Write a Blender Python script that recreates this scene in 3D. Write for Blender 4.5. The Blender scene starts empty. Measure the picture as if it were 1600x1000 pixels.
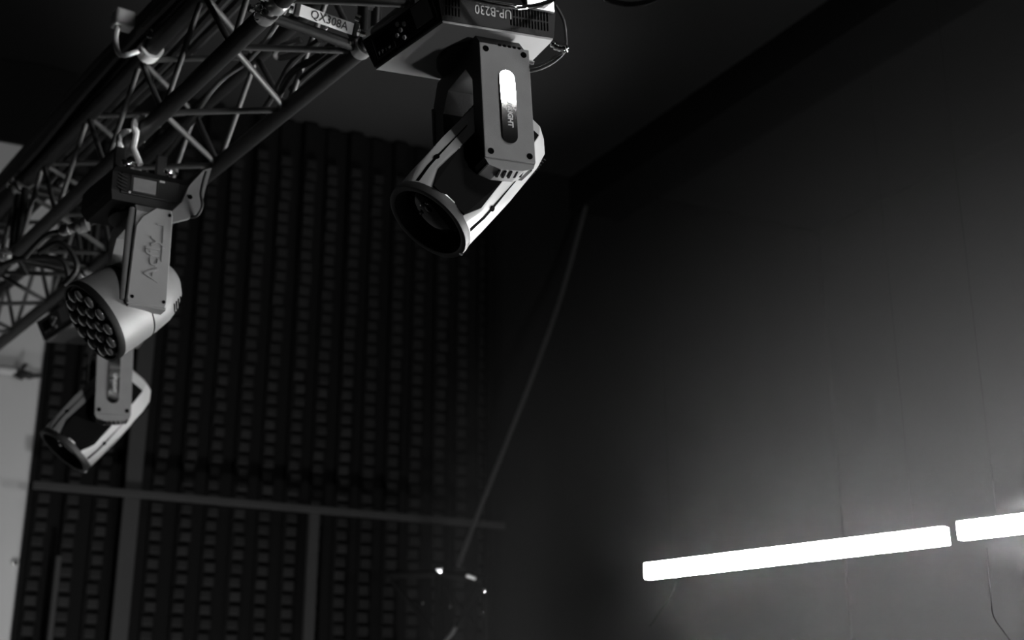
import bpy, bmesh, math, random
from mathutils import Vector, Matrix
random.seed(7)
S = bpy.context.scene
COL = S.collection
R = math.radians

# ------------------------------------------------------------------ camera
CAM_Z = 1.6                       # the photographer's eye height
PITCH = R(18.96)
FPX = 2096.0                      # focal length in pixels of the 1600 px wide frame
cd = bpy.data.cameras.new('camera'); cam = bpy.data.objects.new('camera', cd); COL.objects.link(cam)
cd.sensor_width = 36.0; cd.lens = FPX * 36.0 / 1600.0
cam.location = (0, 0, CAM_Z); cam.rotation_euler = (math.pi / 2 + PITCH, 0, 0)
cd.dof.use_dof = True; cd.dof.focus_distance = 2.95; cd.dof.aperture_fstop = 2.5
cd.clip_start = 0.05
S.camera = cam

# ------------------------------------------------------------------ world (a dark hall)
W = bpy.data.worlds.new('hall'); S.world = W; W.use_nodes = True
wn = W.node_tree; wn.nodes.clear()
wo = wn.nodes.new('ShaderNodeOutputWorld')
wb = wn.nodes.new('ShaderNodeBackground'); wb.inputs[0].default_value = (0, 0, 0, 1); wb.inputs[1].default_value = 0
wn.links.new(wb.outputs[0], wo.inputs['Surface'])
# ------------------------------------------------------------------ view
S.view_settings.view_transform = 'Standard'
S.view_settings.look = 'None'
S.view_settings.exposure = 0.0
S.view_settings.gamma = 1.0
S.view_settings.use_curve_mapping = False
TUBE_POWER = 230.0

def lamp(name, kind, loc, aim, energy, **kw):
    d = bpy.data.lights.new(name, kind); d.energy = energy
    for k, v in kw.items(): setattr(d, k, v)
    o = bpy.data.objects.new(name, d); COL.objects.link(o); o.location = loc
    v = Vector(aim) - Vector(loc); o.rotation_euler = v.to_track_quat('-Z', 'Y').to_euler()
    return o
# unseen lamps; some are added to lift the ceiling and backdrop
lamp('ceiling_key_lamp', 'AREA', (1.85, 0.98, 4.71), (0.0, 2.63, 3.0), 6, shape='RECTANGLE', size=0.50, size_y=0.50, spread=R(80))
lamp('front_stage_lamp', 'SPOT', (3.4, -0.9, 1.7), (-0.15, 2.9, 3.0), 400, spot_size=R(27), spot_blend=0.7, shadow_soft_size=0.10)
lamp('front_left_lamp', 'SPOT', (-2.6, 0.2, 4.5), (-0.12, 2.75, 2.65), 13, spot_size=R(19), spot_blend=0.6, shadow_soft_size=0.10)
lamp('side_wall_lamp', 'SPOT', (-3.9, 4.1, 1.3), (-2.75, 5.9, 2.3), 125, spot_size=R(80), spot_blend=1.0, shadow_soft_size=0.15)
lamp('ceiling_fill', 'SPOT', (0.1, 5.7, 0.6), (-0.65, 5.65, 5.0), 1250, spot_size=R(38), spot_blend=1.0, shadow_soft_size=0.2)  # added fill, brightens the ceiling from below
lamp('backdrop_fill', 'SPOT', (-0.9, 4.3, 0.3), (-1.35, 6.2, 1.8), 330, spot_size=R(70), spot_blend=1.0, shadow_soft_size=0.1)  # added fill, brings up the pads low on the backdrop

# ------------------------------------------------------------------ pixel -> place
cP, sP = math.cos(PITCH), math.sin(PITCH)
def ray(x, y):
    u = (x - 800) / FPX; v = (500 - y) / FPX
    return Vector((u, cP - v * sP, sP + v * cP))
EYE = Vector((0, 0, CAM_Z))
def at(x, y, t): return EYE + ray(x, y) * t
def at_z(x, y, z):
    r = ray(x, y); return EYE + r * ((z - CAM_Z) / r.z)
def at_plane(x, y, p, n):
    r = ray(x, y); return EYE + r * ((p - EYE).dot(n) / r.dot(n))

# ------------------------------------------------------------------ materials
MATS = {}
def mat(name, col=0.5, rough=0.5, metal=0.0, noise=0.0, nscale=30.0, bump=0.0, bscale=200.0, emit=0.0, spec=0.5, coat=0.0, stretch=None):
    if name in MATS: return MATS[name]
    m = bpy.data.materials.new(name); m.use_nodes = True; nt = m.node_tree
    b = nt.nodes['Principled BSDF']
    b.inputs['Base Color'].default_value = (col, col, col, 1)
    b.inputs['Roughness'].default_value = rough; b.inputs['Metallic'].default_value = metal
    b.inputs['Specular IOR Level'].default_value = spec
    if coat: b.inputs['Coat Weight'].default_value = coat; b.inputs['Coat Roughness'].default_value = 0.15
    tc = nt.nodes.new('ShaderNodeTexCoord')
    src = tc.outputs['Object']
    if stretch:
        mp = nt.nodes.new('ShaderNodeMapping'); mp.inputs['Scale'].default_value = stretch
        nt.links.new(src, mp.inputs[0]); src = mp.outputs[0]
    if noise:
        n = nt.nodes.new('ShaderNodeTexNoise'); n.inputs['Scale'].default_value = nscale; n.inputs['Detail'].default_value = 4
        nt.links.new(src, n.inputs['Vector'])
        rp = nt.nodes.new('ShaderNodeMapRange'); rp.inputs['To Min'].default_value = col * (1 - noise); rp.inputs['To Max'].default_value = col * (1 + noise)
        nt.links.new(n.outputs['Fac'], rp.inputs['Value'])
        nt.links.new(rp.outputs[0], b.inputs['Base Color'])
    if bump:
        n2 = nt.nodes.new('ShaderNodeTexNoise'); n2.inputs['Scale'].default_value = bscale; n2.inputs['Detail'].default_value = 3
        nt.links.new(src, n2.inputs['Vector'])
        bp = nt.nodes.new('ShaderNodeBump'); bp.inputs['Strength'].default_value = bump; bp.inputs['Distance'].default_value = 0.002
        nt.links.new(n2.outputs['Fac'], bp.inputs['Height']); nt.links.new(bp.outputs[0], b.inputs['Normal'])
    if emit:
        b.inputs['Emission Color'].default_value = (1, 1, 1, 1); b.inputs['Emission Strength'].default_value = emit
    MATS[name] = m; return m
M_WHITE = mat('painted_plaster_white', 0.27, 0.9, noise=0.06, nscale=3, bump=0.3, bscale=60)
M_CEIL = mat('ceiling_grey_paint', 0.0075, 0.95, spec=0.05, noise=0.08, nscale=5, bump=0.3, bscale=80)
M_DARKWALL = mat('wall_dark_paint', 0.006, 0.9, spec=0.1, noise=0.2, nscale=2, bump=0.3, bscale=50)
M_FLOOR = mat('stage_floor_black', 0.04, 0.6, noise=0.3, nscale=4, bump=0.2, bscale=60)
M_BEAM = mat('beam_black_paint', 0.002, 0.9, spec=0.05, noise=0.2, nscale=6)
M_DRAPE = mat('black_cloth', 0.003, 0.95, spec=0.1, noise=0.25, nscale=30, bump=0.4, bscale=400)
M_STRIP = mat('strip_black', 0.0015, 0.8, spec=0.1, noise=0.3, nscale=20)
M_PAD = mat('pad_dark_plastic', 0.0055, 0.7, spec=0.15, noise=0.45, nscale=9)
M_POST = mat('post_grey_paint', 0.016, 0.7, spec=0.2, noise=0.15, nscale=12)
M_TRUSS = mat('truss_black_powder', 0.009, 0.45, spec=0.35, noise=0.25, nscale=25, bump=0.15, bscale=300)
M_BRACE = mat('truss_brace_lit', 0.07, 0.45, metal=0.2, noise=0.25, nscale=30)  # truss black made lighter: light on the braces put into the colour
M_ALU = mat('bare_aluminium', 0.62, 0.32, metal=0.85, noise=0.15, nscale=40)
M_CHROME = mat('polished_chrome', 0.9, 0.07, metal=1.0)
M_HOUSING = mat('housing_black', 0.009, 0.5, spec=0.18, noise=0.15, nscale=40, bump=0.25, bscale=500)
M_GREYPAINT = mat('housing_charcoal', 0.15, 0.55, spec=0.25, noise=0.10, nscale=30, bump=0.35, bscale=600)
M_SHELL = mat('head_shell_gloss', 0.37, 0.33, noise=0.06, nscale=20, coat=0.4)
M_CHEEK = mat('cheek_matt_black', 0.0025, 0.7, spec=0.06)
M_UNDER = mat('base_underside_grey', 0.24, 0.5, noise=0.06, nscale=30)
M_DARK = mat('recess_black', 0.002, 0.8, spec=0.02)
M_PALE = mat('pale_cast_aluminium', 0.88, 0.4, metal=0.2, noise=0.1, nscale=40)
M_RUBBER = mat('rubber_black', 0.012, 0.55, noise=0.2, nscale=60)
M_CABLE_GREY = mat('cable_grey', 0.16, 0.5, noise=0.2, nscale=50)
M_PRINT = mat('print_white', 0.42, 0.5)
M_PRINT_DARK = mat('print_black', 0.012, 0.5)
M_STICKER = mat('sticker_grey', 0.12, 0.4, noise=0.2, nscale=60)
M_BTN = mat('button_grey', 0.40, 0.4)
M_SCREEN = mat('screen_black_glass', 0.006, 0.35, spec=0.12)
M_LENS = mat('lens_dark_glass', 0.002, 0.05, spec=0.08)
M_LED = mat('led_lens_plastic', 0.16, 0.12, spec=0.8, coat=0.8)
M_WASH = mat('wash_housing_silver', 0.18, 0.42, noise=0.08, nscale=25, bump=0.2, bscale=500)
M_ROPE = mat('rope_grey', 0.022, 0.9, noise=0.3, nscale=60)
M_TUBE = mat('led_diffuser_lit', 0.9, 0.5, emit=TUBE_POWER)
M_TUBE_HOT = mat('led_diffuser_lit_hot', 0.9, 0.5, emit=TUBE_POWER * 1.6)

# ------------------------------------------------------------------ mesh helpers
def box(bm, c, size, rot=None, bev=0.0):
    r = bmesh.ops.create_cube(bm, size=1.0); vs = r['verts']
    for v in vs: v.co = Vector((v.co.x * size[0], v.co.y * size[1], v.co.z * size[2]))
    if bev:
        es = list({e for v in vs for e in v.link_edges})
        rb = bmesh.ops.bevel(bm, geom=es, offset=bev, segments=2, profile=0.5, affect='EDGES')
        vs = list({v for f in rb['faces'] for v in f.verts} | {v for v in vs if v.is_valid})
    for v in vs:
        if rot is not None: v.co = rot @ v.co
        v.co += Vector(c)
    return vs
def basis(d):
    d = Vector(d).normalized()
    a = Vector((0, 0, 1)) if abs(d.z) < 0.9 else Vector((1, 0, 0))
    x = d.cross(a).normalized(); y = d.cross(x).normalized()
    return x, y, d
def cyl(bm, p0, p1, r0, r1=None, seg=12, cap=True):
    p0, p1 = Vector(p0), Vector(p1); r1 = r0 if r1 is None else r1
    x, y, d = basis(p1 - p0); A = []; B = []
    for i in range(seg):
        a = 2 * math.pi * i / seg; q = x * math.cos(a) + y * math.sin(a)
        A.append(bm.verts.new(p0 + q * r0)); B.append(bm.verts.new(p1 + q * r1))
    for i in range(seg):
        j = (i + 1) % seg; bm.faces.new((A[i], A[j], B[j], B[i]))
    if cap: bm.faces.new(A[::-1]); bm.faces.new(B)
def sweep(bm, pts, r, seg=8):
    pts = [Vector(p) for p in pts]; rings = []
    up = None
    for i, p in enumerate(pts):
        t = (pts[min(i + 1, len(pts) - 1)] - pts[max(i - 1, 0)]).normalized()
        if up is None: x, y, _ = basis(t)
        else:
            x = (up - t * up.dot(t)).normalized(); y = t.cross(x)
        up = x
        rr = r[i] if isinstance(r, (list, tuple)) else r
        rings.append([bm.verts.new(p + (x * math.cos(2 * math.pi * k / seg) + y * math.sin(2 * math.pi * k / seg)) * rr) for k in range(seg)])
    for a, b in zip(rings, rings[1:]):
        for k in range(seg):
            j = (k + 1) % seg; bm.faces.new((a[k], a[j], b[j], b[k]))
    bm.faces.new(rings[0][::-1]); bm.faces.new(rings[-1])
def smooth_path(pts, n=8):
    P = [Vector(p) for p in pts]; out = []
    for i in range(len(P) - 1):
        a, b, c, d = P[max(i - 1, 0)], P[i], P[i + 1], P[min(i + 2, len(P) - 1)]
        for k in range(n):
            t = k / n
            out.append(0.5 * ((2 * b) + (c - a) * t + (2 * a - 5 * b + 4 * c - d) * t * t + (3 * b - a - 3 * c + d) * t ** 3))
    out.append(P[-1]); return out
def loft(bm, rings, cap0=True, cap1=True, closed=True):
    V = [[bm.verts.new(Vector(p)) for p in ring] for ring in rings]
    for a, b in zip(V, V[1:]):
        n = len(a)
        for k in range(n if closed else n - 1):
            j = (k + 1) % n; bm.faces.new((a[k], a[j], b[j], b[k]))
    if cap0: bm.faces.new(V[0][::-1])
    if cap1: bm.faces.new(V[-1])
def lathe(bm, prof, org, axis, seg=32, cap0=False, cap1=False):
    x, y, d = basis(axis); org = Vector(org); rings = []
    for (h, r) in prof:
        rings.append([org + d * h + (x * math.cos(2 * math.pi * k / seg) + y * math.sin(2 * math.pi * k / seg)) * max(r, 1e-4) for k in range(seg)])
    loft(bm, rings, cap0, cap1)
def prism(bm, poly, f0, f1):
    """poly: list of 2-tuples; f0/f1 map a 2-tuple to a point of the first/second cap"""
    loft(bm, [[f0(p) for p in poly], [f1(p) for p in poly]])
def obj(name, bm, m, parent=None, smooth=False, angle=40):
    bmesh.ops.recalc_face_normals(bm, faces=bm.faces[:])
    me = bpy.data.meshes.new(name); bm.to_mesh(me); bm.free()
    me.materials.append(m)
    if smooth:
        for p in me.polygons: p.use_smooth = True
        try: me.set_sharp_from_angle(angle=R(angle))
        except Exception: pass
    o = bpy.data.objects.new(name, me); COL.objects.link(o); o.parent = parent
    return o
def mk(name, m, parent, fn, smooth=False, angle=40):
    bm = bmesh.new(); fn(bm); return obj(name, bm, m, parent, smooth, angle)
def tag(o, label=None, cat=None, group=None, kind=None):
    if label: o['label'] = label
    if cat: o['category'] = cat
    if group: o['group'] = group
    if kind: o['kind'] = kind
    return o
def empty(name, loc, rot=(0, 0, 0)):
    o = bpy.data.objects.new(name, None); COL.objects.link(o); o.location = loc; o.rotation_euler = rot
    o.empty_display_size = 0.05; return o
def copy_tree(o, parent=None):
    c = o.copy(); COL.objects.link(c); c.parent = parent
    for ch in list(o.children): copy_tree(ch, c)
    return c
def text(name, body, size, m, parent, mtx, extrude=0.0006, sx=1.0, bold=0.0):
    cu = bpy.data.curves.new('text', 'FONT'); cu.body = body; cu.size = size; cu.extrude = extrude; cu.offset = bold
    cu.align_x = 'CENTER'; cu.align_y = 'CENTER'; cu.resolution_u = 3
    t = bpy.data.objects.new('text', cu); COL.objects.link(t)
    dg = bpy.context.evaluated_depsgraph_get(); me = bpy.data.meshes.new_from_object(t.evaluated_get(dg))
    bpy.data.objects.remove(t); bpy.data.curves.remove(cu)
    me.transform(mtx @ Matrix.Diagonal((sx, 1, 1, 1))); me.materials.clear(); me.materials.append(m); me.name = name
    o = bpy.data.objects.new(name, me); COL.objects.link(o); o.parent = parent; return o
def mtx(org, x, y):
    x = Vector(x).normalized(); y = Vector(y); y = (y - x * y.dot(x)).normalized(); z = x.cross(y)
    m = Matrix((x, y, z)).transposed().to_4x4(); m.translation = Vector(org); return m

# ================================================================== the hall
CEIL_Z = CAM_Z + 3.4
WDIR = Vector((math.sin(R(64)), math.cos(R(64)), 0))           # along the back wall
WN = Vector((-WDIR.y, WDIR.x, 0))                               # into the back wall
WP = at_z(434, 186, CEIL_Z)                                     # a point at its top edge
DDIR = Vector((math.sin(R(-30)), math.cos(R(-30)), 0))         # along the side walls
def wall_at(x, y, off=0.0): return at_plane(x, y, WP - WN * off, WN)
CORNER = at_z(1290, 354, CEIL_Z); CORNER = WP + WDIR * (CORNER - WP).dot(WDIR)
LEFT_END = WP - WDIR * 4.2
def slab(name, a, b, z0, z1, thick, m, kind='structure'):
    """upright slab from a to b, its room face on the line, thickness away (to the left of a->b)"""
    bm = bmesh.new(); d = (b - a); n = Vector((-d.y, d.x, 0)).normalized() * thick
    ring = [a, b, b + n, a + n]
    loft(bm, [[Vector((p.x, p.y, z0)) for p in ring], [Vector((p.x, p.y, z1)) for p in ring]])
    return tag(obj(name, bm, m), kind=kind)
FRONT_R = CORNER - DDIR * 12.0; FRONT_L = LEFT_END - DDIR * 12.0
slab('wall_back', LEFT_END, CORNER, 0, CEIL_Z, 0.2, M_WHITE)
slab('wall_right', CORNER, FRONT_R, 0, CEIL_Z, 0.2, M_DARKWALL)
slab('wall_left', FRONT_L, LEFT_END, 0, CEIL_Z, 0.2, M_DARKWALL)
slab('wall_front', FRONT_R, FRONT_L, 0, CEIL_Z, 0.2, M_DARKWALL)
def plate(name, z0, z1, m):
    bm = bmesh.new(); ring = [LEFT_END, CORNER, FRONT_R, FRONT_L]
    loft(bm, [[Vector((p.x, p.y, z0)) for p in ring], [Vector((p.x, p.y, z1)) for p in ring]])
    return tag(obj(name, bm, m), kind='structure')
plate('floor', -0.2, 0.0, M_FLOOR)
plate('ceiling', CEIL_Z, CEIL_Z + 0.2, M_CEIL)
# ceiling beam running towards the back wall
b0 = at_z(900, 292, CEIL_Z - 0.0); 
def beam(bm):
    q = at_z(942, 242, CEIL_Z); d = DDIR
    k = (WP - q).dot(WN) / d.dot(WN)
    a = q + d * (k - 0.002); e = a - d * 9.0
    n = Vector((d.y, -d.x, 0)) * 0.34
    ring = [a, a + n, e + n, e]
    loft(bm, [[Vector((p.x, p.y, CEIL_Z - 0.22)) for p in ring], [Vector((p.x, p.y, CEIL_Z - 0.001)) for p in ring]])
tag(mk('trim_1', M_BEAM, None, beam), kind='structure')

# ------------------------------------------------------------------ black cloth on the back wall
def u_of(p): return (p - WP).dot(WDIR)
U_L = u_of(wall_at(45, 757)); U_R = u_of(wall_at(766, 700)); U_C = u_of(CORNER)
def on_wall(u, off, z):
    p = WP + WDIR * u - WN * off; return Vector((p.x, p.y, z))
def drape(bm):
    n = 90; rows = []
    for z in (0.02, 1.5, 3.0, CEIL_Z - 0.01):
        rows.append([on_wall(U_R + 0.001 + (U_C - U_R - .002) * i / n, 0.035 + 0.003 * math.sin(i * 0.5 + z * 0.2), z) for i in range(n + 1)])
    back = [[on_wall(u_of(p), 0.006, p.z) for p in r] for r in rows]
    V = [[bm.verts.new(p) for p in r] for r in rows]
    B = [[bm.verts.new(p) for p in r] for r in back]
    for A in (V, B):
        for a, b in zip(A, A[1:]):
            for i in range(n): bm.faces.new((a[i], a[i + 1], b[i + 1], b[i]))
    for a, b in ((V[0], B[0]), (V[-1], B[-1])):
        for i in range(n): bm.faces.new((a[i], a[i + 1], b[i + 1], b[i]))
    for k in (0, -1):
        for i in range(len(V) - 1): bm.faces.new((V[i][k], V[i + 1][k], B[i + 1][k], B[i][k]))
tag(mk('black_drape', M_DRAPE, None, drape, True), 'plain black cloth drape covering the back wall beside the strip backdrop', 'drape')

# ------------------------------------------------------------------ backdrop of dark strips with rows of pads
BK = empty('strip_backdrop', on_wall((U_L + U_R) / 2, 0.0, 0.0), (0, 0, math.atan2(WDIR.y, WDIR.x)))
tag(BK, 'black backdrop of vertical strips with rows of small dark pads', 'backdrop')
HW = (U_R - U_L) / 2
BT = CEIL_Z - 0.012
mk('backing', M_STRIP, BK, lambda bm: box(bm, (0, -0.012, BT / 2), (2 * HW, 0.016, BT)))
NST = 18; sw = 2 * HW / NST; pad_me = None; npad = 0
PZ0, PZ1, PST = 1.9, CEIL_Z - 0.25, 0.066
padbm = bmesh.new(); box(padbm, (0, 0, 0), (0.052, 0.02, 0.044), bev=0.006); bmesh.ops.recalc_face_normals(padbm, faces=padbm.faces[:])
pad_me = bpy.data.meshes.new('pad'); padbm.to_mesh(pad_me); padbm.free(); pad_me.materials.append(M_PAD)
for i in range(NST):
    x = -HW + sw * (i + 0.5); off = 0.03 + 0.02 * (i % 2)
    st = mk('strip', M_STRIP, BK, lambda bm: box(bm, (x, -off, BT / 2), (sw * 0.56, 0.018, BT), bev=0.004))
    rest = bmesh.new(); k = 0; nrest = 0
    z = PZ0
    while z < PZ1:
        jit = random.uniform(-0.006, 0.006)
        c = (x + jit, -off - 0.016, z)
        if i < 12 and z < 3.55:
            p = bpy.data.objects.new('pad', pad_me); COL.objects.link(p); p.parent = st; p.location = c
            p.rotation_euler = (random.uniform(-.12, .12), 0, random.uniform(-.14, .14)); npad += 1
        else:
            box(rest, c, (0.052, 0.02, 0.044)); nrest += 1
        z += PST
    if nrest: tag(obj('pad_rows', rest, M_PAD, st), kind='stuff')
    else: rest.free()
# scaffold frame in front of the backdrop: posts and one rail
FR = empty('backdrop_frame', on_wall((U_L + U_R) / 2, 0.14, 0.0), (0, 0, math.atan2(WDIR.y, WDIR.x)))
tag(FR, 'grey frame of posts and a cross rail standing before the strip backdrop', 'frame')
def fx(x, y): return u_of(wall_at(x, y, 0.14)) - (U_L + U_R) / 2
for (x, y, w) in ((198, 860, 0.075), (93, 860, 0.022), (488, 860, 0.05), (763, 860, 0.03)):
    px = fx(x, y); top = 3.9 if w > 0.06 else (2.9 if w > 0.04 else 2.55)
    if x > 700: top = CEIL_Z - 0.3
    mk('post', M_BEAM if x > 700 else M_POST, FR, lambda bm: box(bm, (px, 0, top / 2), (w, 0.04, top), bev=0.004))
rz_ = wall_at(45, 760, 0.14).z
mk('rail', M_POST, FR, lambda bm: box(bm, (0, -0.04, rz_), (2 * HW, 0.03, 0.035), bev=0.004))

# conduit and sensor on the white wall left of the backdrop
cu_a = wall_at(-150, 560, 0.03); cu_b = wall_at(32, 582, 0.03); cu_c = wall_at(64, 587, 0.015)
CD = empty('wall_conduit', cu_b); tag(CD, 'light pipe with torn bracket end on the white wall by the backdrop', 'pipe')
mk('pipe', M_WHITE, CD, lambda bm: sweep(bm, [cu_a - cu_b, Vector((0, 0, 0))], 0.022, 10), True)
mk('bracket', M_TRUSS, CD, lambda bm: (box(bm, (0.0, -0.012, -0.012), (0.05, 0.03, 0.04), Matrix.Rotation(0.5, 3, 'Y'), bev=0.006), box(bm, (0.012, -0.01, 0.02), (0.012, 0.014, 0.05), Matrix.Rotation(0.6, 3, 'Y'))))
mk('shielding', M_POST, CD, lambda bm: sweep(bm, smooth_path([Vector((0, 0, 0)), (cu_c - cu_b) * 0.5 + Vector((0, 0, -0.008)), cu_c - cu_b], 4), [0.018] * 5 + [0.010] * 4, 8), True)
ws = wall_at(23, 880, 0.0)
SN = empty('wall_sensor', ws); tag(SN, 'tiny pale round sensor on the white wall low beside the backdrop', 'sensor')
mk('base', M_WHITE, SN, lambda bm: cyl(bm, (0, 0, 0), -WN * 0.012, 0.016, seg=14), True)
mk('dome', M_CHROME, SN, lambda bm: lathe(bm, [(0, .013), (.006, .011), (.01, .006), (.012, 0.0005)], -WN * 0.012, -WN, 12, False, True), True)

# ================================================================== truss
TA = R(-36.5); TD = Vector((math.sin(TA), math.cos(TA), 0)); TP = Vector((math.cos(TA), -math.sin(TA), 0))
P_NEAR, P_FAR = 1.2155, 1.4855; H_B, H_T = CAM_Z + 1.77, CAM_Z + 2.04
def T(s, p, z): v = TD * s + TP * p; return Vector((v.x, v.y, z))
CH_R, BR_R = 0.024, 0.0085
S_J = 2.62
def truss(s0, s1, label, first_near=True):
    o = T(s0, (P_NEAR + P_FAR) / 2, H_B)
    root = empty('truss_section', o, (0, 0, math.atan2(TD.y, TD.x)))
    tag(root, label, 'truss', 'lighting truss sections bolted end to end')
    L = s1 - s0; hw = (P_FAR - P_NEAR) / 2; H = H_T - H_B
    # local: x along, y = towards near side (+) , z up
    Cn = {'nb': (hw, 0), 'fb': (-hw, 0), 'nt': (hw, H), 'ft': (-hw, H)}
    for k, (y, z) in Cn.items():
        mk('chord', M_TRUSS, root, lambda bm: cyl(bm, (0.012, y, z), (L - 0.012, y, z), CH_R, seg=18), True)
    n = max(2, round(L / 0.215)); st = L / n
    def lace(a, b, flip):
        (y0, z0), (y1, z1) = Cn[a], Cn[b]
        for i in range(n):
            xa, xb = i * st, (i + 1) * st
            A, B = ((y0, z0), (y1, z1)) if (i % 2 == 0) != flip else ((y1, z1), (y0, z0))
            xa = max(xa, 0.05); xb = min(xb, L - 0.05)
            mk('brace', M_BRACE, root, lambda bm: cyl(bm, (xa, *A), (xb, *B), BR_R, seg=10), True)
    lace('fb', 'nb', False); lace('ft', 'nt', True); lace('nt', 'nb', False); lace('ft', 'fb', True)
    for xe in (0.035, L - 0.035):
        for a, b in (('nb', 'fb'), ('fb', 'ft'), ('ft', 'nt'), ('nt', 'nb')):
            if xe > 0.04 and (a, b) == ('nb', 'fb') and s1 < S_J + 1: continue
            mk('end_tube', M_TRUSS, root, lambda bm: cyl(bm, (xe, *Cn[a]), (xe, *Cn[b]), 0.014, seg=12), True)
    for k, (y, z) in Cn.items():
        for xe, sg in ((0.0, 1), (L, -1)):
            cp = mk('coupler', M_ALU, root, lambda bm: lathe(bm, [(0, .016), (.012, .016), (.014, .027), (.045, .027), (.05, .0245)], (xe, y, z), (sg, 0, 0), 16, True, True), True)
            mk('pin', M_CHROME, cp, lambda bm: (cyl(bm, (xe + sg * .03, y - .040, z), (xe + sg * .03, y + .040, z), .006, seg=8), cyl(bm, (xe + sg * .03, y + .036, z), (xe + sg * .03, y + .046, z), .010, seg=8)), True)
    return root, L, Cn
trA, LA, CN = truss(S_J, S_J + 2.0, 'black box truss section carrying the silver wash light')
trB, LB, _ = truss(S_J + 2.0, S_J + 3.3, 'black box truss section ending at the white back wall')
trN, LN, _ = truss(S_J - 2.0, S_J, 'black box truss section above the black beam light by the ceiling beam')
# name plate on the end frame of the middle section
def on_truss(bmfn, name, m, parent=trA, **k): return mk(name, m, parent, bmfn, **k)
hw = (P_FAR - P_NEAR) / 2
pl_c = Vector((0.035 - 0.004, 0.0, 0.012))
rotp = Matrix.Rotation(R(-18), 3, 'Y')
NP_C = Vector((0.010, -0.014, 0.030))
npl = mk('name_plate', M_PALE, trA, lambda bm: box(bm, NP_C, (0.003, 0.195, 0.030), rotp, bev=0.001))
npx = Vector((0, -1, 0)); npn = rotp @ Vector((-1, 0, 0)); npy = npn.cross(npx)
text('lettering', 'QX308A', 0.030, M_PRINT_DARK, npl, mtx(NP_C + npn * 0.0018 + Vector((0, -0.012, 0)), npx, npy), sx=0.95)
for yy in (0.078, -0.088):
    mk('cable_tie', M_RUBBER, npl, lambda bm: box(bm, NP_C + Vector((0, yy, 0)), (0.012, 0.016, 0.040), rotp, bev=0.004))

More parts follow.
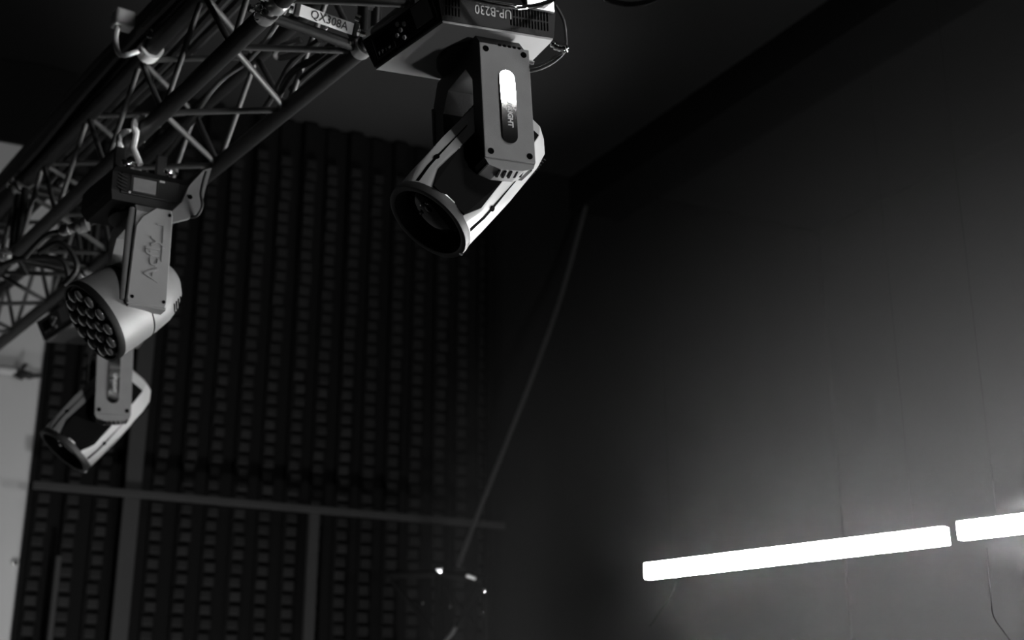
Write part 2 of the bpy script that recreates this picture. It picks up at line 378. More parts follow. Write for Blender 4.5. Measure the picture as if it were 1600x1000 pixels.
# ================================================================== beam moving head
def beam_head(label):
    root = empty('beam_light', (0, 0, 0)); tag(root, label, 'stage light', 'beam moving heads under the truss')
    # base: bottom outline (trapezoid) widening to a chamfered control side
    bot = [(-.140, -.135), (.130, -.145), (.118, .118), (-.212, .118)]
    mid = [(-.150, -.140), (.136, -.150), (.124, .124), (-.240, .124)]
    top = [(-.135, -.128), (.122, -.138), (.110, .112), (-.205, .112)]
    base = mk('base', M_HOUSING, root, lambda bm: loft(bm, [[(x, y, z) for x, y in q] for q, z in ((bot, .004), (mid, .072), (top, .098))]))
    mk('bottom_plate', M_UNDER, root, lambda bm: loft(bm, [[(x * .985, y * .985, z) for x, y in bot] for z in (-.002, .005)]))
    # front face: lettering upside down and slot grilles
    def face(a0, b0, za, a1, b1, zb):           # helper: frame of a side face
        A, B, C_ = Vector((*a0, za)), Vector((*b0, za)), Vector((*a1, zb))
        x = (B - A).normalized(); y = (C_ - A); y = (y - x * y.dot(x)).normalized(); return A, (B - A).length, x, y, x.cross(y)
    A, Lf, x, y, nrm = face(bot[0], bot[1], .004, mid[0], mid[1], .072)
    text('lettering', 'UP-B230', 0.032, M_PRINT, base, mtx(A + x * 0.122 + y * 0.040 + nrm * 0.0008, -x, -y), sx=0.78)
    def slots(bm, u0, u1):
        u = u0
        while u < u1:
            for v0, v1 in ((.014, .033), (.038, .060)):
                c = A + x * u + y * ((v0 + v1) / 2) + nrm * 0.0006
                rot = Matrix((x, y, nrm)).transposed(); box(bm, c, (.0032, v1 - v0, .0012), rot)
            u += .0075
    mk('vent_slots', M_DARK, base, lambda bm: slots(bm, .165, .258))
    mk('vent_slots', M_DARK, base, lambda bm: slots(bm, .010, .045))
    # control side: screen, buttons, sticker
    A2, L2, x2, y2, n2 = face(bot[3], bot[0], .004, mid[3], mid[0], .072)
    rot2 = Matrix((x2, y2, n2)).transposed()
    fr_ = mk('control_panel', M_SCREEN, base, lambda bm: box(bm, A2 + x2 * .135 + y2 * .038 + n2 * .001, (.240, .060, .003), rot2, bev=.001))
    mk('screen_frame', M_POST, fr_, lambda bm: [box(bm, A2 + x2 * (.060 + dx) + y2 * (.036 + dy) + n2 * .003, (w_, h_, .0012), rot2) for dx, dy, w_, h_ in ((-.036, 0, .0018, .05), (.036, 0, .0018, .05), (0, -.025, .072, .0018))])
    mk('screen', M_DARK, fr_, lambda bm: box(bm, A2 + x2 * .062 + y2 * .042 + n2 * .0028, (.058, .032, .0008), rot2))
    for i in range(4): text('panel_print', 'FP:w'[i], .012, M_PRINT, fr_, mtx(A2 + x2 * (.036 + .013 * i) + y2 * .019 + n2 * .0032, x2, y2), extrude=.0002)
    for bx_, by_ in ((.125, .052), (.147, .043), (.130, .036), (.113, .030), (.134, .016)):
        mk('button', M_BTN, fr_, lambda bm: cyl(bm, A2 + x2 * bx_ + y2 * by_ + n2 * .001, A2 + x2 * bx_ + y2 * by_ + n2 * .006, .0058, .005, 12), True)
    mk('sticker', M_STICKER, fr_, lambda bm: box(bm, A2 + x2 * .212 + y2 * .040 + n2 * .003, (.062, .050, .0008), rot2))
    # omega bracket plate and carry handle on top
    mk('mount_bracket', M_ALU, root, lambda bm: (box(bm, (.100, -.120, .108), (.070, .055, .014), bev=.003), box(bm, (.096, -.152, .084), (.070, .010, .040), bev=.002))); mk('mount_bracket', M_ALU, root, lambda bm: box(bm, (-.13, .06, .108), (.07, .06, .014), bev=.003))
    hp = [Vector((-.095 + .225 * k / 20, -.152 - .048 * math.sin(math.pi * k / 20), .062 + .036 * k / 20 - .050 * math.sin(math.pi * k / 20))) for k in range(21)]
    mk('handle', M_CHROME, root, lambda bm: sweep(bm, [Vector((-.095, -.12, .066))] + hp + [Vector((.13, -.12, .102))], .0058, 12), True)
    # hook clamps reaching up to the chord
    for cx, cy in ((-.115, .02), (.075, -.08)):
        cl = mk('hook_clamp', M_ALU, root, lambda bm: (box(bm, (cx, cy, .112), (.045, .045, .024), bev=.004), box(bm, (cx, cy + .03, .150), (.03, .018, .07), bev=.004)), False)
        mk('clamp_bolt', M_CHROME, cl, lambda bm: (cyl(bm, (cx, cy - .03, .125), (cx, cy - .055, .125), .007, seg=8), box(bm, (cx, cy - .06, .125), (.032, .008, .012), bev=.002)), True)
    # pan neck and yoke
    mk('pan_ring', M_HOUSING, root, lambda bm: lathe(bm, [(0, .095), (.018, .095), (.022, .085)], (0, 0, .002), (0, 0, -1), 32, True, True), True)
    prof = [(-.146, -.338), (-.146, -.045), (-.118, -.010), (.118, -.010), (.148, -.058), (.148, -.300), (.132, -.325), (.090, -.325), (.090, -.105), (.055, -.062), (-.055, -.062), (-.090, -.105), (-.090, -.338)]
    yoke = mk('yoke', M_HOUSING, root, lambda bm: loft(bm, [[(sx * .054, y_, z_) for y_, z_ in prof] for sx in (-1, 1)]))
    # near arm: outer plate, foot with slots, screws, badge
    sp = mk('side_plate', M_GREYPAINT, root, lambda bm: (box(bm, (0, -.150, -.184), (.121, .007, .278), bev=.0022)))
    for qx, qz in ((-.046, -.060), (.046, -.060), (-.046, -.308), (.046, -.308)):
        mk('screw', M_DARK, sp, lambda bm: lathe(bm, [(0, .0072), (.0014, .0072), (.0014, .0045), (.0004, .0035)], (qx, -.1532, qz), (0, -1, 0), 16, False, True), True)
    for i in range(5): mk('top_slot', M_DARK, sp, lambda bm: box(bm, (-.012 + .012 * i, -.152, -.0455), (.006, .006, .005)))
    def oval(s, k): 
        return [(s * .0185 * math.cos(a) * (1.0 if math.sin(a) > 0 else .92), s * .0165 * math.sin(a) + (.070 if math.sin(a) > 0 else -.070) * 1.0) for a in [2 * math.pi * (j + .5) / 40 for j in range(40)]]
    def badge(bm):
        def dome(px, pz): return -.1534 - .0035 - .0034 * (1 - (pz / .09) ** 2)
        base_ = oval(1.0, 0); n_ = 44; zt_ = .0885
        loft(bm, [[(px, -.1534, -.196 + pz) for px, pz in base_], [(px, dome(px, pz) + .0012, -.196 + pz) for px, pz in base_]], True, False)
        rows = []
        for k in range(n_ + 1):
            pz = -zt_ * math.cos(math.pi * k / n_)
            e = max(0.0, abs(pz) - .070); hw_ = math.sqrt(max(0.0, .0185 ** 2 - e * e)) * .97 + .0002
            rows.append([bm.verts.new((hw_ * q, dome(0, pz), -.196 + pz)) for q in (-1, -.5, 0, .5, 1)])
        for r0, r1 in zip(rows, rows[1:]):
            for q in range(4): bm.faces.new((r0[q], r0[q + 1], r1[q + 1], r1[q]))
    bd = mk('badge', M_CHROME, sp, badge, True, 60)
    text('badge_lettering', 'UPLIGHT', .0165, M_PRINT, bd, mtx((.001, -.1606, -.214), (0, 0, -1), (1, 0, 0)), extrude=.0004, bold=.0004)
    def foot(bm):
        for_ = [(-.060, -.322), (.060, -.322), (.056, -.334), (.030, -.343), (-.022, -.346), (-.050, -.338)]
        loft(bm, [[(px, yy, pz) for px, pz in for_] for yy in (-.149, -.088)])
    ft = mk('arm_foot', M_GREYPAINT, root, foot)
    for i in range(5):
        mk('foot_slot', M_DARK, ft, lambda bm: box(bm, (-.020 + .014 * i, -.128, -.3455 + (.003 * max(0, i - 1.5))), (.005, .034, .006), Matrix.Rotation(R(-12), 3, 'Z')))
    # far arm plate
    mk('side_plate', M_GREYPAINT, root, lambda bm: box(bm, (0, .150, -.190), (.118, .006, .25), bev=.002))
    # head ------------------------------------------------------
    ax = Vector((-.645, 0, -.764)); pr = Vector((.764, 0, -.645)); yv = Vector((0, 1, 0)); pv = Vector((.0, 0, -.262))
    def sec(h, a, b, ca, cb, blend):
        oct_ = [(a, -cb), (a, cb), (ca, b), (-ca, b), (-a, cb), (-a, -cb), (-ca, -b), (ca, -b)]
        ring = []
        for k in range(8):
            (x0, y0), (x1, y1) = oct_[k], oct_[(k + 1) % 8]
            for q in range(5):
                w = q / 5; px_, py_ = x0 + (x1 - x0) * w, y0 + (y1 - y0) * w
                rr = math.hypot(px_, py_); f_ = (rr * (1 - blend) + a * blend) / rr
                ring.append(pv + ax * h + pr * px_ * f_ + yv * py_ * f_)
        return ring
    head = mk('head_shell', M_SHELL, root, lambda bm: loft(bm, [sec(-.150, .050, .045, .03, .028, .2), sec(-.140, .070, .062, .042, .036, .1), sec(-.105, .092, .080, .054, .046, 0), sec(-.06, .100, .084, .058, .050, 0),
          sec(.06, .103, .086, .060, .052, 0), sec(.150, .103, .090, .064, .058, .25), sec(.196, .101, .1, .06, .06, .9), sec(.200, .099, .099, .06, .06, 1)], True, False), True, 28)
    for sy in (-1, 1):                                   # flat black covers on both cheeks of the head
        mk('cheek_cover', M_CHEEK, head, lambda bm: loft(bm, [[pv + ax * h + pr * c + yv * sy * b_ for h, c, b_ in ((-.105, -.052, d - .004), (-.06, -.057, d), (.06, -.059, d + .002), (.148, -.063, d + .006), (.194, -.045, d + .013), (.194, .045, d + .013), (.148, .063, d + .006), (.06, .059, d + .002), (-.06, .057, d), (-.105, .052, d - .004))] for d in (.080, .0865)]))
    for sg in (-1, 1):                                   # wedge seams with a screw, top and under side
        cn = (pr * sg * .66 - yv * .75).normalized(); ct = (pr * sg * .75 + yv * .66).normalized()
        def seam(bm):                                    # runs down the bevelled edge towards the lens
            loft(bm, [[pv + ax * h + pr * sg * p_ - yv * y_ + cn * l_ + ct * w_ * q for q, l_ in ((-1, .0014), (1, .0014), (1, -.004), (-1, -.004))]
                      for h, p_, y_, w_ in ((.0, .081, .0675, .0004), (.06, .0815, .069, .0014), (.115, .0822, .0712, .0026), (.15, .0819, .0725, .0034), (.194, .0768, .0664, .0046))])
        sm = mk('seam', M_DARK, head, seam)
        sc_ = pv + ax * .118 + pr * sg * .0822 - yv * .0713
        mk('screw', M_DARK, head, lambda bm: cyl(bm, sc_ - cn * .002, sc_ + cn * .0028, .0066, seg=14), True)
        for i in range(9):
            mk('vent_fin', M_HOUSING, head, lambda bm: box(bm, pv + ax * (-.02 - .009 * i) + pr * sg * .1005 - yv * .012 * sg, (.003, .07, .006), Matrix((ax, yv, pr)).transposed()))
    mk('head_sticker', M_PRINT, head, lambda bm: box(bm, pv + ax * .10 - pr * .1035 + yv * .048, (.030, .013, .001), Matrix((ax, yv, pr)).transposed()))
    ring = mk('lens_ring', M_RUBBER, root, lambda bm: lathe(bm, [(.192, .1015), (.206, .104), (.214, .102), (.216, .096), (.214, .089), (.200, .085), (.176, .083), (.170, .0005)], pv, ax, 48, False, True), True, 50)
    def glass(bm): lathe(bm, [(.178, .082), (.186, .070), (.192, .05), (.195, .03), (.196, .0005)], pv, ax, 40, False, True)
    mk('lens', M_LENS, root, glass, True, 60)
    il = mk('inner_lens', M_LENS, ring, lambda bm: lathe(bm, [(.176, .030), (.188, .028), (.194, .018), (.197, .0005)], pv - pr * .016 - yv * .010, ax, 28, False, True), True, 60)
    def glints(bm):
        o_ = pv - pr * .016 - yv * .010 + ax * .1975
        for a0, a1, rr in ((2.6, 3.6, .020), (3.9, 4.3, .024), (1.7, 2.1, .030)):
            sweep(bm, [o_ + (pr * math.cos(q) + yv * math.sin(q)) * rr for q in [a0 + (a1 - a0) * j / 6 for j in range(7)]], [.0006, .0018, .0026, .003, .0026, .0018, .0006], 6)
    gl = mk('lens_glints', M_CHROME, ring, glints, True); gl['kind'] = 'stuff'  # bright arcs modelled as highlights in the lens, no real part
    mk('rim_stud', M_CHROME, ring, lambda bm: cyl(bm, pv + ax * .205 + pr * .1, pv + ax * .216 + pr * .101, .0045, seg=10), True)
    return root
F1 = beam_head('black beam light whose chrome badge catches the light, below the ceiling beam')
ROT1 = (0, R(-3.2), R(24))
RM1 = Matrix.Rotation(R(24), 3, 'Z') @ Matrix.Rotation(R(-3.2), 3, 'Y')
F1.location = at(792, 160, 2.95) + RM1 @ Vector((0, .15, .183)); F1.rotation_euler = ROT1
F3 = copy_tree(F1); F3['label'] = 'black beam light hanging low before the backdrop, behind the silver wash light'
F3.location = at(176, 648, 4.55) - RM1 @ Vector((0, -.15, -.323)); F3.rotation_euler = ROT1

# ================================================================== wash moving head
def wash_head():
    root = empty('wash_light', (0, 0, 0)); tag(root, 'silver grey wash light with a cluster of round lenses under the truss', 'stage light')
    bot = [(-.105, -.095), (.090, -.090), (.105, .10), (-.12, .10)]
    mid = [(-.110, -.100), (.108, -.095), (.118, .108), (-.135, .108)]
    base = mk('base', M_HOUSING, root, lambda bm: loft(bm, [[(x, y, z) for x, y in q] for q, z in ((bot, .004), (mid, .03), (mid, .085), ([(x * .9, y * .9) for x, y in mid], .105))]))
    Y0 = -.0995
    pn = mk('control_panel', M_SCREEN, base, lambda bm: box(bm, (-.005, Y0, .055), (.165, .008, .062), bev=.003))
    mk('screen', M_STICKER, pn, lambda bm: box(bm, (-.022, Y0 - .005, .055), (.064, .003, .040), bev=.001))
    mk('screen_frame', M_POST, pn, lambda bm: [box(bm, (-.022 + a, Y0 - .005, .055 + b), (w, .004, h)) for a, b, w, h in ((-.036, 0, .003, .05), (.036, 0, .003, .05), (0, .024, .075, .003), (0, -.024, .075, .003))])
    for i in range(5): mk('vent_fin', M_POST, pn, lambda bm: box(bm, (-.083, Y0 - .004, .034 + .010 * i), (.026, .006, .0035), Matrix.Rotation(R(20), 3, 'Y')))
    mk('label_print', M_BTN, pn, lambda bm: box(bm, (.026, Y0 - .005, .078), (.014, .002, .005)))
    mk('button', M_BTN, pn, lambda bm: cyl(bm, (-.062, Y0 - .003, .028), (-.062, Y0 - .008, .028), .003, seg=10), True)
    # hook clamp to the near chord
    for cx in (-.06, .06):
        cl = mk('hook_clamp', M_TRUSS, root, lambda bm: (box(bm, (cx, 0, .12), (.04, .05, .03), bev=.004), box(bm, (cx, .034, .17), (.03, .016, .10), bev=.004)))
        mk('clamp_bolt', M_CHROME, cl, lambda bm: (cyl(bm, (cx, -.02, .13), (cx, -.075, .13), .006, seg=8), box(bm, (cx, -.07, .13), (.04, .01, .014), bev=.003)), True)
    # yoke
    mk('pan_ring', M_HOUSING, root, lambda bm: lathe(bm, [(0, .085), (.014, .085), (.018, .07)], (0, 0, .004), (0, 0, -1), 28, True, True), True)
    prof = [(-.128, -.300), (-.128, -.030), (-.110, -.006), (.110, -.006), (.128, -.03), (.128, -.285), (.118, -.30), (.080, -.30), (.080, -.085), (.05, -.05), (-.05, -.05), (-.086, -.085), (-.086, -.300)]
    def yk(bm):
        loft(bm, [[(sx * (.050 if z_ < -.2 else .046), y_, z_) for y_, z_ in prof] for sx in (-1, 1)])
    yoke = mk('yoke', M_WASH, root, yk)
    out = [(-.055, -.297), (.046, -.297), (.050, -.285), (.0525, -.03), (.047, -.014), (.006, -.014), (-.030, -.045), (-.047, -.075), (-.050, -.12), (-.058, -.285)]
    def cover(bm):
        loft(bm, [[(x, -.124, z) for x, z in out], [(x, -.132, z) for x, z in out], [(x * .95, -.135, -.155 + (z + .155) * .98) for x, z in out]])
    sp = mk('side_cover', M_WASH, root, cover, True, 30)
    for qx, qz in ((.043, -.030), (.041, -.280), (-.044, -.278)):
        mk('screw', M_DARK, sp, lambda bm: cyl(bm, (qx, -.134, qz), (qx, -.1364, qz), .0048, seg=12), True)
    lt = text('lettering', 'Acfly', .056, M_WASH, sp, mtx((.004, -.1366, -.165), (0, 0, 1), (-1, 0, 0)), extrude=.0022, sx=1.15)
    mk('underline', M_WASH, sp, lambda bm: (box(bm, (.028, -.1366, -.115), (.003, .004, .105)), box(bm, (.019, -.1366, -.064), (.02, .004, .003))))
    mk('cable_channel', M_WASH, root, lambda bm: sweep(bm, smooth_path([(-.052, -.110, -.02), (-.058, -.112, -.08), (-.060, -.112, -.18), (-.062, -.112, -.285)], 5), .010, 10), True)
    # head
    ax = Vector((-.78, 0, -.626)); pr = Vector((.626, 0, -.78)); pv = Vector((.022, 0, -.218))
    sh = mk('head_shell', M_WASH, root, lambda bm: lathe(bm, [(-.108, .010), (-.100, .04), (-.082, .066), (-.055, .087), (-.02, .101), (.03, .109), (.09, .114), (.145, .117), (.150, .1185), (.158, .118)], pv, ax, 56, True, True), True, 50)
    mk('seam', M_DARK, sh, lambda bm: lathe(bm, [(.046, .1110), (.0465, .1121), (.049, .1123), (.0495, .1112)], pv, ax, 56), True)
    mk('face_ring', M_HOUSING, root, lambda bm: lathe(bm, [(.150, .119), (.163, .1195), (.168, .117), (.168, .111), (.160, .108), (.158, .0005)], pv, ax, 56, False, True), True, 40)
    yv = Vector((0, 1, 0))
    lens_pts = [(0, 0)] + [(.043 * math.cos(a), .043 * math.sin(a)) for a in [math.pi / 3 * k for k in range(6)]] + [(.085 * math.cos(a), .085 * math.sin(a)) for a in [math.pi / 6 * k for k in range(12)]]
    for lx, ly in lens_pts:
        o = pv + ax * .158 + pr * lx + yv * ly
        ln = mk('led_lens', M_LED, root, lambda bm: lathe(bm, [(0, .0165), (.012, .0180), (.016, .0165), (.019, .011), (.020, .0005)], o, ax, 18, False, True), True, 60)
    for i in range(5):
        h = -.03 - .010 * i
        c = pv + ax * h + (pr * .83 - yv * .55).normalized() * (.0995 - .0035 * i * 1.1)
        mk('vent_slot', M_DARK, sh, lambda bm: box(bm, c, (.0014, .034, .003), Matrix((ax, (pr * .55 + yv * .83).normalized(), (pr * .83 - yv * .55).normalized())).transposed()))
    return root
F2 = wash_head()
RM2 = Matrix.Rotation(R(32), 3, 'Z') @ Matrix.Rotation(R(-1.5), 3, 'Y')
F2.location = at(236, 400, 3.6) + RM2 @ Vector((0, .132, .155)); F2.rotation_euler = (0, R(-1.5), R(32))

# ================================================================== round par lamp above the frame
PCc = at(988, -84, 2.40); PCa = (EYE + Vector((0.1, 0, -.2)) - PCc).normalized()
PC = empty('par_lamp', PCc); tag(PC, 'round lamp with a metal rim on a rod under the truss', 'stage light')
mk('can', M_HOUSING, PC, lambda bm: lathe(bm, [(-0.1714, 0.0514), (-0.1629, 0.0729), (-0.1029, 0.0926), (0.0000, 0.1029), (0.0034, 0.0960), (-0.0086, 0.0891), (-0.0257, 0.0857)], (0, 0, 0), PCa, 40, True, False), True, 50)
mk('rim', M_CHROME, PC, lambda bm: lathe(bm, [(0.0000, 0.1029), (0.0051, 0.1063), (0.0103, 0.1046), (0.0086, 0.0960), (0.0000, 0.0926)], (0, 0, 0), PCa, 48), True)
mk('glass', M_POST, PC, lambda bm: lathe(bm, [(-0.0103, 0.0926), (-0.0051, 0.0686), (-0.0017, 0.0004)], (0, 0, 0), PCa, 40, False, True), True)
tgt = T(1.52, P_FAR, H_B - .026) - PCc
mk('yoke_arm', M_TRUSS, PC, lambda bm: sweep(bm, [Vector((0, 0, 0)) - PCa * .1 + Vector((0, 0, .1)), tgt * .6 - PCa * .02 + Vector((0, 0, .03)), tgt], .010, 8), True)

# ================================================================== lit tubes
zt = at(1010, 893, 4.5).z
def led_tube(a, b, m, label):
    o = (a + b) / 2; root = empty('led_tube', o); tag(root, label, 'light tube', 'lit tubes in a row')
    a, b = a - o, b - o; d = (b - a).normalized()
    mk('diffuser', m, root, lambda bm: box(bm, (0, 0, 0), ((b - a).length, .032, .050), Matrix.Rotation(math.atan2(d.y, d.x), 3, 'Z'), bev=.002))
    mk('back_rail', M_HOUSING, root, lambda bm: box(bm, Vector((0, 0, 0)) + Vector((-d.y, d.x, 0)) * .024, ((b - a).length * .98, .012, .03), Matrix.Rotation(math.atan2(d.y, d.x), 3, 'Z'), bev=.002))
    return root
ta, tb = at_z(1011, 893, zt), at_z(1480, 837, zt); td = (tb - ta).normalized(); tl = (tb - ta).length
t2a = at_z(1499, 830, zt)
led_tube(ta, tb, M_TUBE, 'long glowing white light tube without fog on it, hanging clear')
t2d = (at_z(1600, 814, zt) - t2a).normalized()
led_tube(t2a, t2a + td * tl, M_TUBE_HOT, 'glowing white light tube with a puff of fog hugging it')
# stage fog hanging behind the tubes, thickest near the wall end of the row
FOGC = t2a + td * 0.60
fwd = Vector((-td.y, td.x, 0)); fwd = fwd if fwd.y > 0 else -fwd          # level, away from the tubes
FC = FOGC + fwd * 0.88 + Vector((0, 0, -.10))
def fogmesh(bm):
    loft(bm, [[(3.2 * math.cos(a), yy, 2.1 * math.sin(a)) for a in [2 * math.pi * k / 48 for k in range(48)]] for yy in (-.82, .80)])
fog = mk('stage_fog', None or M_DARK, None, fogmesh, True, 180)
fog.location = FC; fog.rotation_euler = (0, 0, math.atan2(td.y, td.x))
fm = bpy.data.materials.new('stage_fog_volume'); fm.use_nodes = True; nt = fm.node_tree; nt.nodes.clear()
fo = nt.nodes.new('ShaderNodeOutputMaterial'); fv = nt.nodes.new('ShaderNodeVolumeScatter'); fv.inputs['Anisotropy'].default_value = 0.0
tc = nt.nodes.new('ShaderNodeTexCoord'); mp = nt.nodes.new('ShaderNodeMapping'); mp.inputs['Scale'].default_value = (1 / 3.2, 1 / 2.2, 1 / 2.1); mp.inputs['Location'].default_value = (0, .40, 0)
ln = nt.nodes.new('ShaderNodeVectorMath'); ln.operation = 'LENGTH'
mr = nt.nodes.new('ShaderNodeMapRange'); mr.interpolation_type = 'LINEAR'
mr.inputs['From Min'].default_value = 1.0; mr.inputs['From Max'].default_value = 0.0; mr.inputs['To Min'].default_value = 0.0; mr.inputs['To Max'].default_value = 0.086
nt.links.new(tc.outputs['Object'], mp.inputs[0]); nt.links.new(mp.outputs[0], ln.inputs[0]); nt.links.new(ln.outputs['Value'], mr.inputs['Value'])
nt.links.new(mr.outputs[0], fv.inputs['Density']); nt.links.new(fv.outputs[0], fo.inputs['Volume'])
fog.data.materials.clear(); fog.data.materials.append(fm)
tag(fog, 'pale stage fog glowing around the lit tubes', 'fog', kind='stuff')


# denser puff of fog drifting off the second tube
PF = t2a + td * 0.60 + fwd * 0.13 + Vector((0, 0, .03))
def puffmesh(bm):
    bmesh.ops.create_icosphere(bm, subdivisions=3, radius=1.0)
    for v in bm.verts: v.co = Vector((v.co.x * .66, v.co.y * .10, v.co.z * .17))
puff = mk('fog_puff', M_DARK, None, puffmesh, True, 180)
puff.location = PF; puff.rotation_euler = (0, R(-4), math.atan2(td.y, td.x))
pm_ = fm.copy(); pm_.name = 'fog_puff_volume'
for n_ in pm_.node_tree.nodes:
    if n_.type == 'MAPPING': n_.inputs['Scale'].default_value = (1 / .66, 1 / .10, 1 / .17); n_.inputs['Location'].default_value = (0, 0, 0)
    if n_.type == 'MAP_RANGE': n_.inputs['To Max'].default_value = 1.6
puff.data.materials.clear(); puff.data.materials.append(pm_)
tag(puff, 'dense bright puff of fog hugging one of the light tubes', 'fog', kind='stuff')

# ================================================================== dark sheet added for the shade above the white wall
zv = wall_at(30, 222, 0.05).z
def shade_sheet_mesh(bm):
    n = 60; F = []; B = []
    for z in (zv, CEIL_Z - .01):
        F.append([on_wall(U_L - 3.1 + 3.099 * i / n, .05 + .015 * math.sin(i * .8), z) for i in range(n + 1)])
        B.append([on_wall(U_L - 3.1 + 3.099 * i / n, .012, z) for i in range(n + 1)])
    V = [[bm.verts.new(p) for p in r] for r in (F[0], F[1], B[1], B[0])]
    for k in range(4):
        a, b = V[k], V[(k + 1) % 4]
        for i in range(n): bm.faces.new((a[i], a[i + 1], b[i + 1], b[i]))
    for e in (0, -1): bm.faces.new([V[k][e] for k in range(4)])
tag(mk('shade_sheet', M_DRAPE, None, shade_sheet_mesh, True), 'black sheet added for the shade along the top of the white wall', 'drape')

# ================================================================== pieces built in place under their thing
def in_place(name, m, parent, fn, smooth=False, angle=40, root=None):
    r = root or parent
    inv = Matrix.LocRotScale(r.location, r.rotation_euler, None).inverted()
    bm = bmesh.new(); fn(bm); bmesh.ops.transform(bm, matrix=inv, verts=bm.verts[:])
    return obj(name, bm, m, parent, smooth, angle)
def along(fn_pts, r, m, name, label, cat, group=None, n=7, seg=9, **k):
    pts = smooth_path(fn_pts, n); o = pts[0].copy()
    c = mk(name, m, None, lambda bm: sweep(bm, [p - o for p in pts], r, seg), True); c.location = o
    return tag(c, label, cat, group)
# spigot bolt at the joint
in_place('bolt', M_PALE, trN, lambda bm: (cyl(bm, at(583, -8, 3.28), at(580, 10, 3.30), .0095, seg=14), cyl(bm, at(580, 10, 3.30), at(579, 15, 3.305), .006, seg=12)), True)
in_place('bolt', M_CHROME, trN, lambda bm: cyl(bm, at(563, 30, 3.2), at(556, 27, 3.2), .008, seg=12), True)
for (x, y) in ((404, 12), (413, 19), (402, 24)):
    in_place('lock_clip', M_CHROME, trN, lambda bm: sweep(bm, [at(x, y, 3.19) + Vector((.009 * math.cos(a), .0, .012 * math.sin(a))) for a in [k * .52 for k in range(11)]], .0018, 6), True)
# hook of the wash light over the near chord
for ds in (-.035, .085):
    sc = 3.44 + ds
    c0 = T(sc, P_NEAR, H_B)
    arc = [c0 + TP * (-.036 * math.cos(a)) + Vector((0, 0, .036 * math.sin(a))) for a in [R(-40 + 200 * k / 12) for k in range(13)]]
    hk = in_place('chord_hook', M_PALE, F2, lambda bm: sweep(bm, arc, .010, 8), True)
    in_place('hook_strap', M_PALE, F2, lambda bm: sweep(bm, [arc[0], arc[0] + Vector((0, 0, -.05)) - TP * .004, arc[0] + Vector((.02, 0, -.10))], .0085, 8), True)
# angled steel bracket on the far side of the wash light
bn = RM2 @ Vector((0, -1, 0)); bp = at(300, 300, 3.72)
bpoly = [(331, 262), (322, 292), (313, 330), (296, 341), (268, 348), (262, 336), (284, 316), (296, 290), (318, 266)]
def brk(bm): loft(bm, [[at_plane(x, y, bp, bn) - bn * d for x, y in bpoly] for d in (0, .014)])
bk_ = in_place('side_bracket', M_GREYPAINT, F2, brk)
in_place('bracket_hole', M_DARK, bk_, lambda bm: cyl(bm, at_plane(297, 308, bp, bn) - bn * .001, at_plane(297, 308, bp, bn) + bn * .002, .0065, seg=14), True, root=F2)
along([at(322, 268, 3.72), at(314, 300, 3.70), at(316, 322, 3.70), at(306, 338, 3.70), at(286, 338, 3.70)], .004, M_RUBBER, 'safety_wire', 'thin dark safety wire beside the side bracket of the wash light', 'cable')

# safety cable with a chrome link on the big beam light
SC = empty('safety_cable', at(886, 74, 2.98)); tag(SC, 'black safety cable with a chrome link beside the beam light base', 'cable')
in_place('cable', M_RUBBER, SC, lambda bm: sweep(bm, smooth_path([at(868, 8, 2.95), at(880, 30, 2.96), at(884, 55, 2.98), at(883, 78, 2.99), at(868, 95, 3.0), at(846, 107, 3.0), at(826, 112, 3.0)], 6), .0035, 8), True)
in_place('cable', M_RUBBER, SC, lambda bm: sweep(bm, smooth_path([at(880, 82, 2.99), at(862, 92, 3.0), at(842, 102, 3.0), at(828, 104, 3.0)], 6), .0035, 8), True)
for i, (x, y) in enumerate(((864, 69), (869, 73), (875, 75), (881, 75))):
    in_place('link', M_CHROME, SC, lambda bm: lathe(bm, [(-.005, .006), (-.003, .009), (.003, .009), (.005, .006)], at(x, y, 2.97), at(x + 5, y + 1.6, 2.97) - at(x, y, 2.97), 14, True, True), True)
in_place('link', M_CHROME, SC, lambda bm: sweep(bm, [at(882, 76, 2.97) + Vector((.008 * math.cos(a), 0, .008 * math.sin(a))) for a in [k * .6 for k in range(11)]], .003, 8), True)
in_place('cable_end', M_ALU, SC, lambda bm: cyl(bm, at(826, 96, 3.06), at(834, 99, 3.06), .005, seg=10), True)

# ================================================================== cables in and on the truss
HM = H_B + .075
along([at_z(x, y, HM) for x, y in ((446, 14), (432, 38), (412, 68), (386, 96), (352, 120), (330, 143), (316, 165), (300, 190), (276, 222), (254, 250))], .0072, M_CABLE_GREY, 'grey_cable', 'light grey cable curving through the truss beside the name plate', 'cable')
along([at_z(x, y, HM - .02) for x, y in ((470, 62), (446, 70), (430, 80), (434, 90), (450, 88), (470, 78))], .0085, M_CABLE_GREY, 'cable_loop', 'short grey hooked cable loop inside the truss', 'cable')
for i, pts in enumerate((((520, 68), (490, 92), (462, 108), (446, 128), (436, 152)), ((540, 72), (505, 96), (478, 118), (455, 140)), ((500, 62), (470, 84), (452, 104), (440, 126), (426, 150), (412, 172)))):
    along([at_z(x, y, H_B + .05 + .02 * i) for x, y in pts], .0095, M_RUBBER, 'black_cable', 'black cable drooping inside the truss next to the far lower chord', 'cable', 'black cables inside the truss')
for i, (x, y) in enumerate(((508, 46), (500, 72), (503, 81), (523, 66))):
    b_ = at_z(x, y, H_B + .03)
    c_ = empty('cable_clip', b_); tag(c_, 'tiny shiny clip on the black cables inside the truss', 'clip', 'shiny clips on the truss cables')
    mk('band', M_ALU, c_, lambda bm: cyl(bm, (-.005, 0, -.004), (.006, 0, .006), .0042, seg=10), True)
    mk('nub', M_CHROME, c_, lambda bm: cyl(bm, (.006, 0, .006), (.009, -.002, .008), .003, seg=8), True)
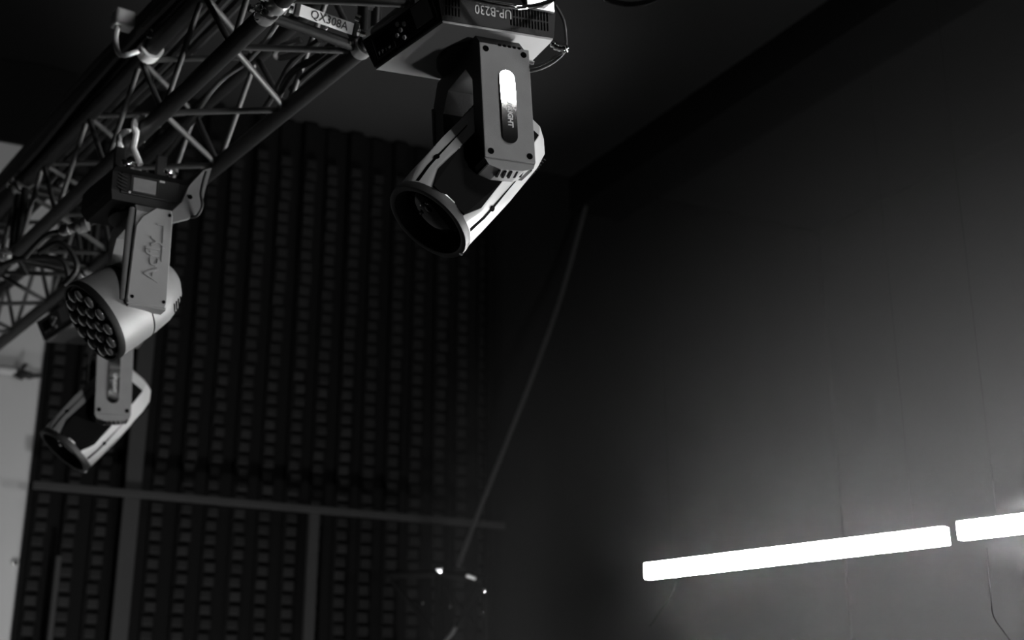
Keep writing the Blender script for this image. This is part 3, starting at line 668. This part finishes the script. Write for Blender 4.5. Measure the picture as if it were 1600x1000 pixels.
# bundle lying on the top of the truss
k = 0
for row, (cnt, dz) in enumerate(((6, .040), (5, .066), (4, .092), (3, .118), (2, .144))):
    for j in range(cnt):
        p0 = P_NEAR - .035 + .030 * j + .006 * row
        pts = [T(1.0 + .42 * q, p0 + .006 * math.sin(q * 1.7 + k), H_T + dz - CH_R + .022 + .004 * math.sin(q * 1.3 + 2 * k)) for q in range(12)]
        along(pts, .0145, M_RUBBER, 'bundle_cable', 'black cable of the bundle lying along the top of the truss', 'cable', 'cables bundled on top of the truss', n=3, seg=8)
        k += 1
# aluminium clamp gripping the near top chord
cs = 3.44; cc = T(cs, P_NEAR, H_T)
CL = empty('truss_clamp', cc); tag(CL, 'bright aluminium clamp gripping the upper truss chord over the wash light', 'clamp')
mk('collar', M_PALE, CL, lambda bm: lathe(bm, [(-.022, .025), (-.022, .034), (.022, .034), (.022, .025)], (0, 0, 0), TD, 24), True)
mk('jaw', M_PALE, CL, lambda bm: box(bm, Vector((0, 0, .070)) - TP * .088, (.06, .05, .055), Matrix.Rotation(math.atan2(TP.y, TP.x), 3, 'Z'), bev=.008))
mk('strap', M_PALE, CL, lambda bm: sweep(bm, smooth_path([-TP * .100 + Vector((0, 0, .06)), -TP * .105 + Vector((0, 0, .0)), -TP * .085 + Vector((0, 0, -.045)), -TP * .033 + Vector((0, 0, -.012))], 4), .008, 8), True)
mk('eye_bolt', M_CHROME, CL, lambda bm: sweep(bm, [-TD * .075 - TP * .03 + Vector((.010 * math.cos(a), 0, .014 * math.sin(a) + .01)) for a in [q * .55 for q in range(13)]], .0032, 8), True)
# plug connectors under the truss on the left
def connector(xa, ya, xb, yb, t, label):
    a, b = at(xa, ya, t), at(xb, yb, t); o = a; d = (b - a); L = d.length
    r = empty('cable_connector', o); tag(r, label, 'connector', 'plug connectors under the truss')
    mk('shell', M_ALU, r, lambda bm: lathe(bm, [(0, .008), (.01, .016), (L * .35, .018), (L * .36, .014), (L * .62, .014), (L * .63, .021), (L * .78, .021), (L * .79, .018), (L * .83, .018), (L * .84, .022), (L, .021)], (0, 0, 0), d, 20, True, True), True, 35)
    mk('boot', M_RUBBER, r, lambda bm: sweep(bm, smooth_path([(0, 0, 0), -d * .5 + Vector((0, 0, -.005)), -d * 1.2 + Vector((0, .02, -.045))], 4), .0085, 8), True)
connector(92, 362, 137, 350, 4.0, 'silver plug connector under the truss beside the wash light base')
connector(20, 402, 2, 398, 4.5, 'small silver plug connector low under the far truss section')
for i, pts in enumerate((((137, 350), (170, 335), (190, 300), (205, 262)), ((60, 395), (90, 380), (110, 392), (120, 420), (100, 445)), ((-10, 420), (30, 405), (70, 402), (100, 410), (108, 440)))):
    along([at(x, y, 4.05 + .12 * i) for x, y in pts], .009, M_RUBBER, 'black_cable', 'black cable hanging under the truss left of the wash light base', 'cable', 'cables hanging by the wash light')

# ================================================================== rope, stand, tube stands
along([at(x, y, t) for x, y, t in ((927, 286, 8.0), (912, 335, 7.8), (876, 465, 7.4), (832, 588, 7.0), (792, 690, 6.75), (752, 790, 6.5), (716, 884, 6.3))], .011, M_ROPE, 'slack_rope', 'slack grey rope falling from the ceiling beam to the lighting stand', 'rope', n=10)
ts = 6.25
def fl(p): return Vector((p.x, p.y, 0))
pA, pB, pC = at(686, 896, ts), at(760, 905, ts), at(604, 898, ts)
ST = empty('lighting_stand', fl(pA)); tag(ST, 'dark lighting stand with shiny knobs before the backdrop', 'stand')
in_place('upright', M_BEAM, ST, lambda bm: cyl(bm, fl(pA), pA + Vector((0, 0, .03)), .020, seg=14), True)
in_place('upright', M_BEAM, ST, lambda bm: cyl(bm, fl(pB), pB + Vector((0, 0, .02)), .020, seg=14), True)
in_place('crossbar', M_BEAM, ST, lambda bm: (cyl(bm, pC, pA, .018, seg=12), cyl(bm, pA, pB, .018, seg=12)), True)
for a, b in (((690, 912), (752, 990)), ((752, 914), (700, 1000)), ((610, 905), (676, 985))):
    in_place('brace', M_BEAM, ST, lambda bm: cyl(bm, at(*a, ts), at(*b, ts), .010, seg=10), True)
in_place('foot', M_BEAM, ST, lambda bm: (box(bm, fl(pA) + Vector((0, 0, .015)), (.5, .5, .03), bev=.005), box(bm, fl(pB) + Vector((0, 0, .015)), (.3, .5, .03), bev=.005)))
for x, y, r in ((687, 889, .016), (757, 922, .011), (660, 942, .008), (688, 949, .008), (703, 948, .007), (753, 956, .008)):
    in_place('knob', M_CHROME, ST, lambda bm: lathe(bm, [(0, r * .7), (.008, r), (.02, r), (.026, r * .5), (.027, .0005)], at(x, y, ts - .04), Vector((.1, -1, -.2)), 14, True, True), True)
in_place('clamp_lever', M_ALU, ST, lambda bm: sweep(bm, [at(729, 899, ts - .04), at(743, 904, ts - .04)], .008, 8), True)
along([at(x, y, 6.1) for x, y in ((712, 980), (704, 992), (694, 1004), (680, 1030))], .010, M_ROPE, 'stand_cable', 'pale cable end beside the lighting stand', 'cable')
for u, lab in ((.10, 'thin suspension wire above the far end of the whole light tube'), (tl - .10, 'thin suspension wire above the near end of the whole light tube'), (tl + .15, 'thin suspension wire above the light tube hugged by a fog puff')):
    q = ta + td * u
    r_ = empty('suspension_wire', Vector((q.x, q.y, CEIL_Z))); tag(r_, lab, 'wire', 'wires holding the light tubes')
    mk('wire', M_DARK, r_, lambda bm: cyl(bm, (0, 0, -.006), (0, 0, zt + .028 - CEIL_Z), .0003, seg=5), True)
    mk('ceiling_hook', M_TRUSS, r_, lambda bm: lathe(bm, [(0, .02), (.006, .02), (.012, .008), (.02, .0005)], (0, 0, 0), (0, 0, -1), 14, True, True), True)
along([at_z(1058, 906, zt - .028), at(1050, 930, 4.47), at(1034, 952, 4.47), at(1015, 979, 4.47)], .0018, M_DARK, 'wire_tail', 'loose dark wire end dangling under the whole light tube', 'wire')
along([at_z(1542, 856, zt - .03), at(1548, 930, 3.62), at(1552, 962, 3.62), at(1566, 984, 3.62), at(1582, 1006, 3.62)], .0010, M_DARK, 'wire_tail', 'loose dark wire end under the light tube hugged by a fog puff', 'wire')

S.frame_set(1)
